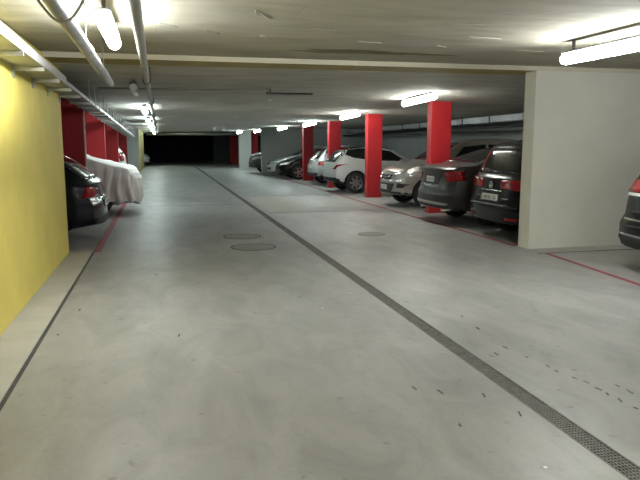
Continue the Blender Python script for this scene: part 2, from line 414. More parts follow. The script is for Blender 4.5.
# ventilation duct right
t = empty('ventilation_duct', (9.4, 0, 0)); tag(t, 'long galvanised ventilation duct running behind the parked cars on the right', 'duct')
def dz(y): return 2.20-.009*(y-15)
bm = bmesh.new(); V = []
for y in (9.15, 32.4): V.append([bm.verts.new((x, y, dz(y)+z)) for x, z in ((-.2, 0), (.2, 0), (.2, .17), (-.2, .17))])
for k in range(4): bm.faces.new((V[0][k], V[0][(k+1) % 4], V[1][(k+1) % 4], V[1][k]))
bm.faces.new(V[0][::-1]); bm.faces.new(V[1]); bmesh.ops.recalc_face_normals(bm, faces=bm.faces)
link('duct_body', bm, M['duct'], t)
for k in range(13):
    y = 10.4+k*1.75; link('duct_flange', newbox(-.215, .215, y-.02, y+.02, dz(y)-.015, dz(y)+.185), M['trim_plastic'] if k % 3 else M['galv'], t)
bm = bmesh.new(); tube(bm, [(9.05, 9.15, 2.08), (9.05, 32.4, 1.93)], .035, 10)
tag(link('wall_pipe', bm, M['black_plastic']), 'dark thin pipe running beneath the ventilation duct on the right', 'pipe')
# peeling paint flakes on the near ceiling
bm = bmesh.new()
for (x, y, l, w, a) in ((.1, 6.6, .22, .03, .6), (.55, 6.9, .25, .02, .9), (.95, 7.6, .3, .03, 1.0), (.9, 5.9, .4, .02, 1.1), (1.6, 6.5, .3, .02, .2), (2.3, 7.2, .3, .03, .1),
                        (3.4, 6.6, .4, .02, .1), (4.0, 6.2, .35, .02, .2), (4.4, 7.4, .4, .02, .05), (3.2, 7.3, .2, .025, .5), (2.9, 5.9, .5, .015, .02), (1.1, 7.1, .18, .03, 1.2)):
    c, s = math.cos(a), math.sin(a); P = []
    for u, v in ((-l/2, -w), (l/2, -w*.3), (l/2*.8, w), (-l/2*.7, w*.6)): P.append((x+u*c-v*s, y+u*s+v*c))
    T = [bm.verts.new((px, py, 2.722)) for px, py in P]; Bt = [bm.verts.new((px, py, 2.716-.006*(i % 2))) for i, (px, py) in enumerate(P)]
    bm.faces.new(Bt); bm.faces.new(T[::-1])
    for i in range(4): bm.faces.new((T[i], T[(i+1) % 4], Bt[(i+1) % 4], Bt[i]))
bmesh.ops.recalc_face_normals(bm, faces=bm.faces)
tag(link('peeling_paint', bm, M['flake']), 'peeling paint flakes scattered over the near ceiling', 'paint flakes', kind='stuff')

# ------------------------------------------------------------------ drain and floor details
t = empty('drain_grate', (0, 0, 0)); tag(t, 'long narrow steel mesh drain grate running the whole length of the lane', 'drain grate')
bm = bmesh.new()
for x in (GX0, GX1-.010): box(bm, x, x+.010, Y0, Y1, -.03, .002)
link('frame', bm, M['grate'], t)
bm = bmesh.new()
n = 6
for k in range(1, n):
    x = GX0+.010+(GX1-GX0-.02)*k/n; box(bm, x-.003, x+.003, Y0, Y1, -.025, -.001)
y = 2.0
while y < 12: box(bm, GX0+.010, GX1-.010, y-.004, y+.004, -.025, -.002); y += .028
while y < 57: box(bm, GX0+.010, GX1-.010, y-.02, y+.02, -.025, -.002); y += .14
link('mesh_bars', bm, M['grate'], t)
def manhole(x, y, r, label):
    t = empty('manhole_cover', (x, y, 0)); tag(t, label, 'manhole cover', 'round covers in the lane floor')
    def ring(r0, r1, z):
        bm = bmesh.new(); n = 48
        a = [[bm.verts.new((rr*math.cos(2*PI*k/n), rr*math.sin(2*PI*k/n), zz)) for k in range(n)] for rr, zz in ((r0, -.003), (r0, z), (r1, z), (r1, -.003))]
        for A, B in zip(a, a[1:]):
            for k in range(n): bm.faces.new((A[k], A[(k+1) % n], B[(k+1) % n], B[k]))
        bmesh.ops.recalc_face_normals(bm, faces=bm.faces); return bm
    link('frame_ring', ring(r*.94, r, .004), M['groove'], t)
    bm = bmesh.new(); tube(bm, [(0, 0, -.003), (0, 0, .003)], r*.94, 48); link('lid', bm, M['iron'], t)
manhole(1.36, 10.05, .35, 'nearer round manhole cover left of the drain grate')
manhole(1.33, 11.25, .33, 'further round manhole cover left of the drain grate')
manhole(3.6, 11.0, .24, 'small round manhole cover right of the drain grate')
bm = bmesh.new()
for (x, y) in ((2.70, 4.08), (2.70, 3.97), (2.74, 3.82), (2.77, 3.73), (2.77, 3.60), (2.77, 3.51), (2.78, 3.40), (2.79, 3.27), (2.93, 3.62), (2.94, 3.51), (2.95, 3.36), (2.66, 4.3), (2.62, 4.55),
               (1.59, 3.9), (1.73, 3.8), (1.98, 3.68), (2.05, 3.36), (1.63, 3.3), (-.90, 5.76), (-.82, 6.6), (.1, 5.5), (2.47, 4.42), (2.66, 5.1), (2.7, 5.5), (-.1, 8.2)):
    l = random.uniform(.018, .045); w = random.uniform(.006, .011); k = random.uniform(-.3, .3)
    vs = [bm.verts.new((x+u*w+v*k*l, y+v*l, .0008)) for u, v in ((-1, -1), (.8, -.8), (1, .9), (-.7, 1))]; bm.faces.new(vs)
r = bmesh.ops.extrude_face_region(bm, geom=bm.faces[:])
for v in [g for g in r['geom'] if isinstance(g, bmesh.types.BMVert)]: v.co.z -= .001
bmesh.ops.recalc_face_normals(bm, faces=bm.faces)
tag(link('tyre_mark', bm, M['stain']), 'short dark tyre scuffs and specks dotted on the floor beside the drain grate', 'scuff marks', kind='stuff')
bm = bmesh.new()
for (x, y) in ((1.83, 2.74), (1.95, 6.67), (1.5, 6.1)):
    tube(bm, [(x, y, -.001), (x, y, .001)], .011, 10)
tag(link('white_speck', bm, M['white_spot']), 'tiny white specks on the concrete lane floor', 'specks', kind='stuff')

# ------------------------------------------------------------------ cars
def catmull(P, per=3):
    out = []
    n = len(P)
    for i in range(n-1):
        p0, p1, p2, p3 = P[max(i-1, 0)], P[i], P[i+1], P[min(i+2, n-1)]
        for k in range(per):
            t = k/per
            out.append(tuple(.5*((2*p1[j]) + (-p0[j]+p2[j])*t + (2*p0[j]-5*p1[j]+4*p2[j]-p3[j])*t*t + (-p0[j]+3*p1[j]-3*p2[j]+p3[j])*t**3) for j in (0, 1)))
    out.append(P[-1]); return out
def smooth_pts(pts):
    return catmull(pts, 6)

def body_bmesh(s, shrink=0.):
    L, W2 = s['L'], s['W']/2
    zt, zs, zb = s['zt'], s['zs'], s['zb']
    tumble = s.get('tumble', .38)
    wpl = s.get('wplan', [(0, .93), (.25, .975), (1.0, 1.), (L-1.1, 1.), (L-.4, .96), (L, .88)])
    NS = 72
    xs = [L*(.5-.5*math.cos(PI*i/NS))*.6 + L*(i/NS)*.4 for i in range(NS+1)]
    bm = bmesh.new(); rings = []
    def section(x):
        t = lerp_pts(zt, x); sh = min(lerp_pts(zs, x), t-.015); b = lerp_pts(zb, x); w = W2*lerp_pts(wpl, x)
        g = t-sh; d = sh-b; ws = w*.955
        top = ws - tumble*g
        P = [(0, b), (w*.55, b), (w*.86, b+.01), (w*.965, b+.06), (w*.995, b+.25*d), (w*1.0, b+.5*d), (w*.993, b+.75*d), (w*.975, b+.93*d), (ws, sh),
             (ws-tumble*g*.40, sh+g*.42), (ws-tumble*g*.78, sh+g*.80), (top*.96-.01, t-min(.03, g*.08)), (top*.62, t-min(.008, g*.03)), (0, t)]
        return catmull(P, 3)
    secs = [section(x) for x in xs]
    n = len(secs[0])
    full = []
    for x, S in zip(xs, secs):
        ring = [(x, y, z) for y, z in S] + [(x, -y, z) for y, z in S[-2:0:-1]]
        full.append(ring)
    tb, nb = s.get('tail_bow', .13), s.get('nose_bow', .30)
    tp, npf = s.get('tail_prof', [(0, .02), (.3, 0), (.6, .0), (.75, .06), (1.1, .10)]), s.get('nose_prof', [(0, .06), (.35, 0), (.6, .02), (.85, .16)])
    def deform(x, y, z):
        q = min(1, abs(y)/W2)
        ft = max(0, 1-x/.9); fn = max(0, 1-(L-x)/1.2)
        return (x + (tb*q**3.0)*ft**1.0 + lerp_pts(tp, z)*ft**2 - (nb*q**2.6)*fn - lerp_pts(npf, z)*fn**2, y, z)
    R = [[bm.verts.new(deform(*p)) for p in ring] for ring in full]
    m = len(R[0])
    for A, B in zip(R, R[1:]):
        for k in range(m): bm.faces.new((A[k], A[(k+1) % m], B[(k+1) % m], B[k]))
    # end caps with inner columns
    NC = 12
    for ri, flip in ((0, False), (len(R)-1, True)):
        ring, co_ = R[ri], full[ri]
        rows = []
        for i in range(n):
            l = ring[i]; r = ring[(m-i) % m]
            if i in (0, n-1): rows.append([l]*(NC+1)); continue
            row = [l]
            for c in range(1, NC):
                f = c/NC; y = co_[i][1]*(1-2*f)
                row.append(bm.verts.new(deform(co_[i][0], y, co_[i][2])))
            row.append(r); rows.append(row)
        for a, b in zip(rows, rows[1:]):
            for c in range(NC):
                vs = []
                for v in (a[c], a[c+1], b[c+1], b[c]):
                    if v not in vs: vs.append(v)
                if len(vs) >= 3:
                    try: bm.faces.new(vs if flip else vs[::-1])
                    except ValueError: pass
    bmesh.ops.recalc_face_normals(bm, faces=bm.faces)
    return bm

class Surf:
    def __init__(self, bm): self.t = BVHTree.FromBMesh(bm)
    def hit(self, kind, a, b, sgn=1):
        if kind == 'side': o, d = Vector((a, sgn*4, b)), Vector((0, -sgn, 0))
        elif kind == 'rear': o, d = Vector((-4, a, b)), Vector((1, 0, 0))
        elif kind == 'front': o, d = Vector((12, a, b)), Vector((-1, 0, 0))
        else: o, d = Vector((a, b, 5)), Vector((0, 0, -1))
        h = self.t.ray_cast(o, d)
        if h[0] is None:
            o2 = o + d*4
            if kind == 'front': o2 = Vector((4.2, a, b))
            if kind == 'rear': o2 = Vector((.2, a, b))
            h = self.t.find_nearest(o2)
        n = h[1]
        if n.dot(d) > 0: n = -n
        return h[0], n

def resample(pl, n):
    d = [0]
    for a, b in zip(pl, pl[1:]): d.append(d[-1]+math.hypot(b[0]-a[0], b[1]-a[1]))
    out = []
    for k in range(n+1):
        t = d[-1]*k/n
        for i in range(len(pl)-1):
            if t <= d[i+1]+1e-9:
                f = (t-d[i])/max(1e-9, d[i+1]-d[i]); out.append((pl[i][0]+(pl[i+1][0]-pl[i][0])*f, pl[i][1]+(pl[i+1][1]-pl[i][1])*f)); break
    return out
def patch(S, kind, low, high, off=.006, depth=.02, nu=14, nv=6, sgn=1):
    lo, hi = resample(low, nu), resample(high, nu)
    bm = bmesh.new(); T, D = [], []
    for j in range(nv+1):
        rt, rd = [], []
        for i in range(nu+1):
            f = j/nv; a = lo[i][0]+(hi[i][0]-lo[i][0])*f; b = lo[i][1]+(hi[i][1]-lo[i][1])*f
            p, nn = S.hit(kind, a, b, sgn)
            rt.append(bm.verts.new(p+nn*off)); rd.append(p-nn*depth)
        T.append(rt); D.append(rd)
    for j in range(nv):
        for i in range(nu): bm.faces.new((T[j][i], T[j][i+1], T[j+1][i+1], T[j+1][i])).smooth = True
    idx = [(0, i) for i in range(nu)] + [(j, nu) for j in range(nv)] + [(nv, i) for i in range(nu, 0, -1)] + [(j, 0) for j in range(nv, 0, -1)]
    dv = [bm.verts.new(D[j][i]) for j, i in idx]
    for k in range(len(idx)):
        a, b = idx[k], idx[(k+1) % len(idx)]
        bm.faces.new((T[a[0]][a[1]], dv[k], dv[(k+1) % len(idx)], T[b[0]][b[1]]))
    bmesh.ops.recalc_face_normals(bm, faces=bm.faces)
    return bm

wheel_cache = {}
def wheel(parent, x, y, r, sgn, spokes=5):
    t = bpy.data.objects.new('wheel', None); COL.objects.link(t); t.parent = parent; t.location = (x, y, r); t.empty_display_size = .1
    t.rotation_euler = (0, 0, 0 if sgn > 0 else PI)
    key = (r, spokes)
    if key not in wheel_cache:
        n = 40; w = .105
        bm = bmesh.new()
        prof = [(r*.66, -w), (r*.72, -w*1.05), (r*.93, -w*1.02), (r*.99, -w*.8), (r, -w*.4), (r, w*.4), (r*.99, w*.8), (r*.93, w*1.02), (r*.72, w*1.05), (r*.66, w)]
        R = [[bm.verts.new((a*math.cos(2*PI*k/n), b, a*math.sin(2*PI*k/n))) for k in range(n)] for a, b in prof]
        for A, B in zip(R, R[1:]+R[:1]):
            for k in range(n): bm.faces.new((A[k], A[(k+1) % n], B[(k+1) % n], B[k])).smooth = True
        bmesh.ops.recalc_face_normals(bm, faces=bm.faces)
        o1 = link('tyre', bm, M['rubber'])
        bm = bmesh.new()
        prof = [(r*.67, w*.95), (r*.63, w*.9), (r*.60, w*.2), (r*.60, -w*.9), (r*.67, -w*.9)]
        R = [[bm.verts.new((a*math.cos(2*PI*k/n), b, a*math.sin(2*PI*k/n))) for k in range(n)] for a, b in prof]
        for A, B in zip(R, R[1:]+R[:1]):
            for k in range(n): bm.faces.new((A[k], A[(k+1) % n], B[(k+1) % n], B[k])).smooth = True
        for q in range(spokes):
            a0 = 2*PI*q/spokes
            for (ri, ro, wi, wo) in ((.02, r*.63, .045, .03),):
                V = []
                for rr, ww, yy in ((ri, wi, w*.75), (ro, wo, w*.85)):
                    for s1, dy in ((-1, 0), (1, 0), (1, -.03), (-1, -.03)):
                        lx, lz = rr, s1*ww
                        V.append(bm.verts.new((lx*math.cos(a0)-lz*math.sin(a0), yy+dy, lx*math.sin(a0)+lz*math.cos(a0))))
                for k in range(4): bm.faces.new((V[k], V[(k+1) % 4], V[4+(k+1) % 4], V[4+k]))
                bm.faces.new(V[:4][::-1]); bm.faces.new(V[4:])
        tube(bm, [(0, w*.3, 0), (0, w*.8, 0)], .06, 16)
        bmesh.ops.recalc_face_normals(bm, faces=bm.faces)
        o2 = link('rim', bm, M['alloy'])
        bm = bmesh.new(); tube(bm, [(0, -w*.5, 0), (0, 0, 0)], r*.6, 24); o3 = link('brake_disc', bm, M['trim_plastic'])
        wheel_cache[key] = (o1, o2, o3)
        for o in wheel_cache[key]: o.parent = t
    else:
        for o in wheel_cache[key]:
            c = o.copy(); COL.objects.link(c); c.parent = t
    return t

def car(name, label, cat, group, s, loc, rz):
    t = empty(name, loc, rz); tag(t, label, cat, group)
    bm = body_bmesh(s); S = Surf(bm)
    L, W2, r = s['L'], s['W']/2, s['r']
    body = link('body', bm, [s['paint'], M['black_plastic']], t, smooth=True)
    # wheel arches
    cut = bmesh.new()
    for wx in s['axles']:
        for sg in (-1, 1):
            b2 = bmesh.new(); y0, y1 = sg*(W2-.30), sg*(W2+.2)
            tube(b2, [(wx, y0, r+.01), (wx, y1, r+.01)], r+.055, 36); bmesh.ops.recalc_face_normals(b2, faces=b2.faces)
            me = bpy.data.meshes.new('tmp'); b2.to_mesh(me); b2.free(); cut.from_mesh(me); bpy.data.meshes.remove(me)
    for f in cut.faces: f.material_index = 1
    co_ = link('cutter', cut, [s['paint'], M['black_plastic']])
    co_.matrix_world = Matrix.Identity(4)
    tmp = bpy.data.objects.new('tmpb', body.data); COL.objects.link(tmp)
    md = tmp.modifiers.new('b', 'BOOLEAN'); md.operation = 'DIFFERENCE'; md.solver = 'EXACT'; md.object = co_
    dg = bpy.context.evaluated_depsgraph_get(); dg.update()
    me = bpy.data.meshes.new_from_object(tmp.evaluated_get(dg), depsgraph=dg)
    if len(me.vertices) > 500:
        body.data = me; me.name = 'body'
        me.set_sharp_from_angle(angle=math.radians(38))
    bpy.data.objects.remove(tmp); bpy.data.objects.remove(co_)
    for wx in s['axles']:
        for sg in (-1, 1): wheel(t, wx, sg*(W2-.12), r, sg, s.get('spokes', 5))
        for sg in (-1, 1):   # arch lip
            if s.get('arch'):
                pts_in, pts_out = [], []
                for k in range(25):
                    a = PI*(-.06+1.12*k/24); c_, s_ = math.cos(a), math.sin(a)
                    pts_in.append((wx+(r+.05)*c_, r+.01+(r+.05)*s_)); pts_out.append((wx+(r+.12)*c_, r+.01+(r+.12)*s_))
                link('arch_trim', patch(S, 'side', pts_in, pts_out, .012, .01, 24, 2, sg), M['trim_plastic'], t)
    # side glass
    for wpoly in s.get('side', []):
        for sg in (-1, 1):
            link('side_window', patch(S, 'side', wpoly[0], wpoly[1], .004, .01, 18, 6, sg), M['glass'], t)
    for nm, kind, lo, hi, mt, off in s.get('patches', []):
        if kind in ('rear', 'front'):
            if nm.endswith('*'):
                for sg in (-1, 1):
                    link(nm[:-1], patch(S, kind, [(sg*a, b) for a, b in lo], [(sg*a, b) for a, b in hi], off, .02), mt, t)
            else: link(nm, patch(S, kind, lo, hi, off, .02, 18, 6), mt, t)
        elif kind == 'side':
            for sg in (-1, 1): link(nm.rstrip('*'), patch(S, 'side', lo, hi, off, .01, 18, 4, sg), mt, t)
    # door seams
    for sx in s.get('seams', []):
        for sg in (-1, 1):
            link('door_seam', patch(S, 'side', [(sx[0], sx[1]), (sx[0], sx[2])], [(sx[0]+.012, sx[1]), (sx[0]+.012, sx[2])], .0015, .004, 12, 1, sg), M['black_plastic'], t)
    for hx, hz in s.get('handles', []):
        for sg in (-1, 1):
            p, nn = S.hit('side', hx, hz, sg)
            link('door_handle', newbox(p.x-.09, p.x+.09, p.y-.02*1, p.y+.02, p.z-.014, p.z+.014, bev=.006), s.get('handle_mat', s['paint']), t)
    if 'mirror' in s:
        mx, mz = s['mirror']
        for sg in (-1, 1):
            p, nn = S.hit('side', mx, mz, sg)
            bm = newbox(mx-.06, mx+.07, p.y+sg*.04 if sg > 0 else p.y-.22, p.y+.22 if sg > 0 else p.y-.04, mz-.06, mz+.08, bev=.03)
            box(bm, mx-.02, mx+.02, min(p.y-sg*.02, p.y+sg*.06), max(p.y-sg*.02, p.y+sg*.06), mz-.05, mz-.01)
            link('wing_mirror', bm, s.get('mirror_mat', s['paint']), t, smooth=True, angle=40)
    # plates
    for pz, kind, wy in s.get('plates', []):
        p, nn = S.hit(kind, 0, pz)
        sg = -1 if kind == 'rear' else 1
        x0, x1 = sorted((p.x+sg*.004, p.x+sg*.022))
        bm = newbox(x0-.002, x1, -wy/2, wy/2, pz-.055, pz+.055); xf = x0-.003 if sg < 0 else x1; y = -wy*.40; k = 0
        while y < wy*.40:
            if k != 2: box(bm, xf-.001, xf+.001, y, y+wy*.055, pz-.03, pz+.03, mi=1)
            y += wy*.105; k += 1
        link('licence_plate', bm, [M['plate'], M['plate_ink']], t)
    if s.get('rails'):
        x0, x1 = s['rails']
        for sg in (-1, 1):
            pts = []
            for k in range(9):
                x = x0+(x1-x0)*k/8; hh = S.t.ray_cast(Vector((x, sg*(W2*.66), 4)), Vector((0, 0, -1)))[0]
                pts.append((x, sg*W2*.66, hh.z+(.035 if 0 < k < 8 else .0)))
            bm = bmesh.new(); tube(bm, pts, .016, 8); link('roof_rail', bm, s.get('rail_mat', M['chrome']), t)
    if s.get('exhaust'):
        for yy in s['exhaust']:
            bm = bmesh.new(); tube(bm, [(.09, yy, .30), (.5, yy, .30)], .035, 14); link('exhaust_pipe', bm, M['chrome'], t)
    if s.get('wiper'):
        a = S.hit('rear', *s['wiper'][0]); b = S.hit('rear', *s['wiper'][1])
        bm = bmesh.new(); tube(bm, [a[0]+a[1]*.02, b[0]+b[1]*.02], .008, 8); link('rear_wiper', bm, M['black_plastic'], t)
    if s.get('badge'):
        kind, z, rb, style = s['badge']
        p, nn = S.hit(kind, 0, z); sg = -1 if kind == 'rear' else 1
        bm = bmesh.new(); x = p.x+sg*.012
        pts = [(x, rb*math.cos(2*PI*k/24), z+rb*math.sin(2*PI*k/24)) for k in range(25)]
        tube(bm, pts, .007, 6, caps=False)
        def stroke(a, b): tube(bm, [(x, a[0]*rb, z+a[1]*rb), (x, b[0]*rb, z+b[1]*rb)], .006, 6)
        if style == 'vw':
            for sg2 in (-1, 1):
                stroke((sg2*.36, .92), (0, .12)); stroke((0, .0), (sg2*.4, -.85)); stroke((sg2*.4, -.85), (sg2*.85, .45))
        else: stroke((-.7, -.3), (.7, .3))
        link('badge', bm, M['chrome'], t)
    return t

def mir(pl): return pl
CAR = 'cars parked nose in or nose out in the bays'
# --- black MPV
touran = dict(L=4.40, W=1.82, r=.315, axles=(.88, 3.52), paint=M['p_black'], tumble=.30,
    zt=smooth_pts([(0, 1.02), (.06, 1.08), (.22, 1.36), (.36, 1.57), (.6, 1.625), (1.4, 1.65), (2.4, 1.64), (2.9, 1.55), (3.6, 1.10), (3.9, .99), (4.25, .86), (4.40, .68)]),
    zs=[(0, .95), (1, .98), (3.4, .94), (4.4, .62)], zb=[(0, .30), (.4, .26), (.9, .19), (3.4, .19), (4.0, .22), (4.4, .26)],
    tail_prof=[(0, .10), (.3, .03), (.45, 0), (.6, 0), (.68, .05), (1.1, .08)],
    side=[([(.42, 1.03), (1.0, 1.01)], [(.55, 1.45), (1.0, 1.49)]), ([(1.06, 1.01), (2.05, 1.0)], [(1.06, 1.5), (2.05, 1.53)]), ([(2.12, 1.0), (3.25, 1.0)], [(2.12, 1.53), (2.75, 1.48)])],
    patches=[('rear_window', 'rear', [(-.70, 1.09), (.70, 1.09)], [(-.57, 1.52), (.57, 1.52)], M['glass'], .005),
             ('windshield', 'front', [(-.72, 1.10), (.72, 1.10)], [(-.58, 1.54), (.58, 1.54)], M['glass'], .005),
             ('tail_light*', 'rear', [(.30, .87), (.90, .83)], [(.30, .99), (.87, 1.02)], M['tail'], .012),
             ('plate_recess', 'rear', [(-.34, .62), (.34, .62)], [(-.34, .80), (.34, .80)], M['black_plastic'], .003),
             ('chrome_strip', 'rear', [(-.36, .81), (.36, .81)], [(-.36, .825), (.36, .825)], M['chrome'], .015),
             ('reflector*', 'rear', [(.52, .36), (.80, .36)], [(.52, .40), (.80, .40)], M['tail'], .008),
             ('bumper_trim', 'rear', [(-.80, .555), (.80, .555)], [(-.80, .575), (.80, .575)], M['trim_plastic'], .01),
             ('head_light*', 'front', [(.45, .68), (.78, .70)], [(.42, .82), (.74, .86)], M['lens'], .01)],
    seams=[(1.03, .35, .97), (2.08, .3, .97), (3.15, .3, .96)], handles=[(1.25, .90), (2.3, .88)], mirror=(3.0, 1.02),
    plates=[(.70, 'rear', .50)], rails=(.75, 2.6), wiper=((0, 1.10), (.42, 1.16)), badge=('rear', .90, .062, 'vw'))
car('black_minivan', 'black minivan with white licence plate parked tail out against the white wall end', 'car', CAR, touran, (5.37, 10.12, 0), 0)
# --- grey saloon
volvo = dict(L=4.64, W=1.87, r=.335, axles=(1.02, 3.78), paint=M['p_grey'], tumble=.42,
    zt=smooth_pts([(0, 1.10), (.12, 1.155), (.45, 1.17), (.62, 1.19), (1.0, 1.33), (1.45, 1.475), (1.95, 1.535), (2.45, 1.535), (2.9, 1.44), (3.5, 1.10), (3.75, 1.01), (4.35, .85), (4.64, .66)]),
    zs=smooth_pts([(0, 1.04), (.5, 1.08), (1.2, 1.03), (3.3, .97), (4.64, .62)]), zb=[(0, .33), (.4, .29), (1.0, .22), (3.6, .22), (4.64, .28)],
    tail_bow=.21, tail_prof=[(0, .10), (.3, .03), (.42, 0), (.62, .0), (.70, .05), (.95, .09), (1.08, .06), (1.2, .06)],
    side=[([(1.02, 1.13), (1.95, 1.07)], [(1.45, 1.38), (1.95, 1.44)]), ([(2.02, 1.07), (3.25, 1.04)], [(2.02, 1.44), (2.75, 1.38)])],
    patches=[('rear_window', 'rear', [(-.66, 1.22), (.66, 1.22)], [(-.54, 1.49), (.54, 1.49)], M['glass'], .005),
             ('windshield', 'front', [(-.70, 1.12), (.70, 1.12)], [(-.56, 1.46), (.56, 1.46)], M['glass'], .005),
             ('tail_light*', 'rear', [(.62, .86), (.76, .85), (.925, .90)], [(.55, 1.02), (.72, 1.06), (.90, 1.06)], M['tail'], .014),
             ('plate_recess', 'rear', [(-.36, .80), (.36, .80)], [(-.42, .98), (.42, .98)], M['black_plastic'], .003),
             ('skid_trim', 'rear', [(-.72, .40), (.72, .40)], [(-.76, .445), (.76, .445)], M['galv'], .016),
             ('lower_bumper', 'rear', [(-.78, .34), (.78, .34)], [(-.74, .40), (.74, .40)], M['trim_plastic'], .008),
             ('head_light*', 'front', [(.45, .70), (.80, .72)], [(.42, .82), (.74, .86)], M['lens'], .01),
             ('tail_light_side*', 'side', [(.20, .92), (.38, .99)], [(.22, 1.05), (.42, 1.04)], M['tail'], .010)],
    seams=[(1.35, .5, 1.05), (2.0, .33, 1.03), (3.1, .33, 1.0)], handles=[(1.55, .95), (2.25, .93)], mirror=(2.95, 1.03),
    plates=[(.885, 'rear', .34)], exhaust=(-.52, .52))
car('grey_saloon', 'grey saloon with silver skid trim parked tail out left of the black minivan', 'car', CAR, volvo, (5.24, 12.42, 0), 0)
# --- champagne SUV nose out
suvbase = dict(L=4.44, W=1.84, r=.35, axles=(.92, 3.60), paint=M['p_champ'], tumble=.32, nose_bow=.34, nose_prof=[(0, .06), (.35, 0), (.65, .01), (.88, .08), (1.0, .12)],
    zt=smooth_pts([(0, 1.05), (.12, 1.2), (.45, 1.60), (.8, 1.68), (1.6, 1.71), (2.3, 1.69), (2.75, 1.57), (3.35, 1.20), (3.55, 1.12), (4.05, 1.05), (4.34, .97), (4.44, .90)]),
    zs=smooth_pts([(0, 1.0), (1.2, 1.06), (3.3, 1.02), (4.1, .98), (4.44, .86)]), zb=[(0, .33), (.5, .28), (1, .24), (3.5, .24), (4.2, .30), (4.44, .34)],
    side=[([(.5, 1.18), (1.0, 1.12)], [(.62, 1.48), (1.0, 1.54)]), ([(1.06, 1.12), (1.95, 1.10)], [(1.06, 1.54), (1.95, 1.56)]), ([(2.02, 1.10), (3.05, 1.09)], [(2.02, 1.56), (2.62, 1.5)])],
    patches=[('windshield', 'front', [(-.72, 1.17), (.72, 1.17)], [(-.58, 1.60), (.58, 1.60)], M['glass'], .005),
             ('rear_window', 'rear', [(-.66, 1.15), (.66, 1.15)], [(-.56, 1.56), (.56, 1.56)], M['glass'], .005),
             ('head_light*', 'front', [(.44, .72), (.62, .70), (.88, .79)], [(.46, .83), (.62, .87), (.88, .92)], M['lens'], .012),
             ('upper_grille', 'front', [(-.32, .68), (.32, .68)], [(-.40, .82), (.40, .82)], M['black_plastic'], .008),
             ('grille_bar', 'front', [(-.34, .745), (.34, .745)], [(-.34, .765), (.34, .765)], M['chrome'], .018),
             ('lower_grille', 'front', [(-.42, .40), (.42, .40)], [(-.52, .60), (.52, .60)], M['black_plastic'], .008),
             ('fog_light*', 'front', [(.60, .50), (.78, .50)], [(.60, .62), (.84, .60)], M['black_plastic'], .01),
             ('lower_bumper', 'front', [(-.80, .35), (.80, .35)], [(-.80, .40), (.80, .40)], M['trim_plastic'], .01),
             ('tail_light*', 'rear', [(.62, .9), (.86, .88)], [(.60, 1.15), (.82, 1.2)], M['tail'], .01)],
    seams=[(1.03, .4, 1.08), (2.0, .35, 1.05), (3.1, .33, 1.04)], handles=[(1.2, .98), (2.2, .96)], mirror=(2.85, 1.12),
    plates=[(.50, 'front', .40)], badge=('front', .755, .05, 'oval'), arch=False)
def nose_out(xn, L): return xn+L
car('champagne_suv', 'champagne silver suv parked nose out between the two nearest red columns', 'car', CAR, suvbase, (5.52+4.44, 15.9, 0), PI)
# --- white two-tone hatch
hatch = dict(L=3.95, W=1.74, r=.33, axles=(.80, 3.15), paint=M['p_white'], tumble=.36, spokes=7,
    zt=smooth_pts([(0, .98), (.08, 1.06), (.35, 1.30), (.62, 1.44), (1.1, 1.49), (1.6, 1.485), (2.1, 1.38), (2.75, 1.03), (3.0, .95), (3.6, .83), (3.95, .62)]),
    zs=smooth_pts([(0, .92), (.5, 1.04), (.9, 1.0), (2.6, .93), (3.95, .58)]), zb=[(0, .36), (.3, .30), (.8, .22), (3.1, .22), (3.95, .28)],
    tail_prof=[(0, .12), (.3, .06), (.5, 0), (.7, .0), (.85, .06), (1.1, .10)], tail_bow=.20,
    patches=[('rear_window', 'rear', [(-.62, .98), (.62, .98)], [(-.54, 1.40), (.54, 1.40)], M['glass'], .006),
             ('windshield', 'front', [(-.68, 1.02), (.68, 1.02)], [(-.54, 1.40), (.54, 1.40)], M['glass'], .005),
             ('roof_panel', 'top', None, None, None, 0),
             ('tail_light*', 'rear', [(.60, .76), (.74, .76)], [(.72, .90), (.84, .92)], M['tail'], .014),
             ('lower_bumper', 'rear', [(-.80, .32), (.80, .32)], [(-.80, .50), (.80, .50)], M['trim_plastic'], .010),
             ('lower_cladding*', 'side', [(.03, .36), (.28, .28)], [(.04, .50), (.27, .46)], M['trim_plastic'], .010),
             ('sill_trim*', 'side', [(1.03, .235), (2.7, .235)], [(1.03, .31), (2.7, .31)], M['trim_plastic'], .010),
             ('head_light*', 'front', [(.40, .64), (.76, .68)], [(.38, .76), (.70, .80)], M['lens'], .01)],
    side=[([(.46, 1.22), (.75, 1.12), (1.4, 1.03)], [(.56, 1.37), (.9, 1.42), (1.4, 1.43)]), ([(1.46, 1.03), (2.5, 1.0)], [(1.46, 1.39), (1.98, 1.33)])],
    seams=[(1.3, .35, 1.0), (2.45, .3, .96)], handles=[(1.5, .86)], mirror=(2.3, .98), plates=[(.70, 'rear', .42)])
hatch['patches'] = [p for p in hatch['patches'] if p[1] != 'top']
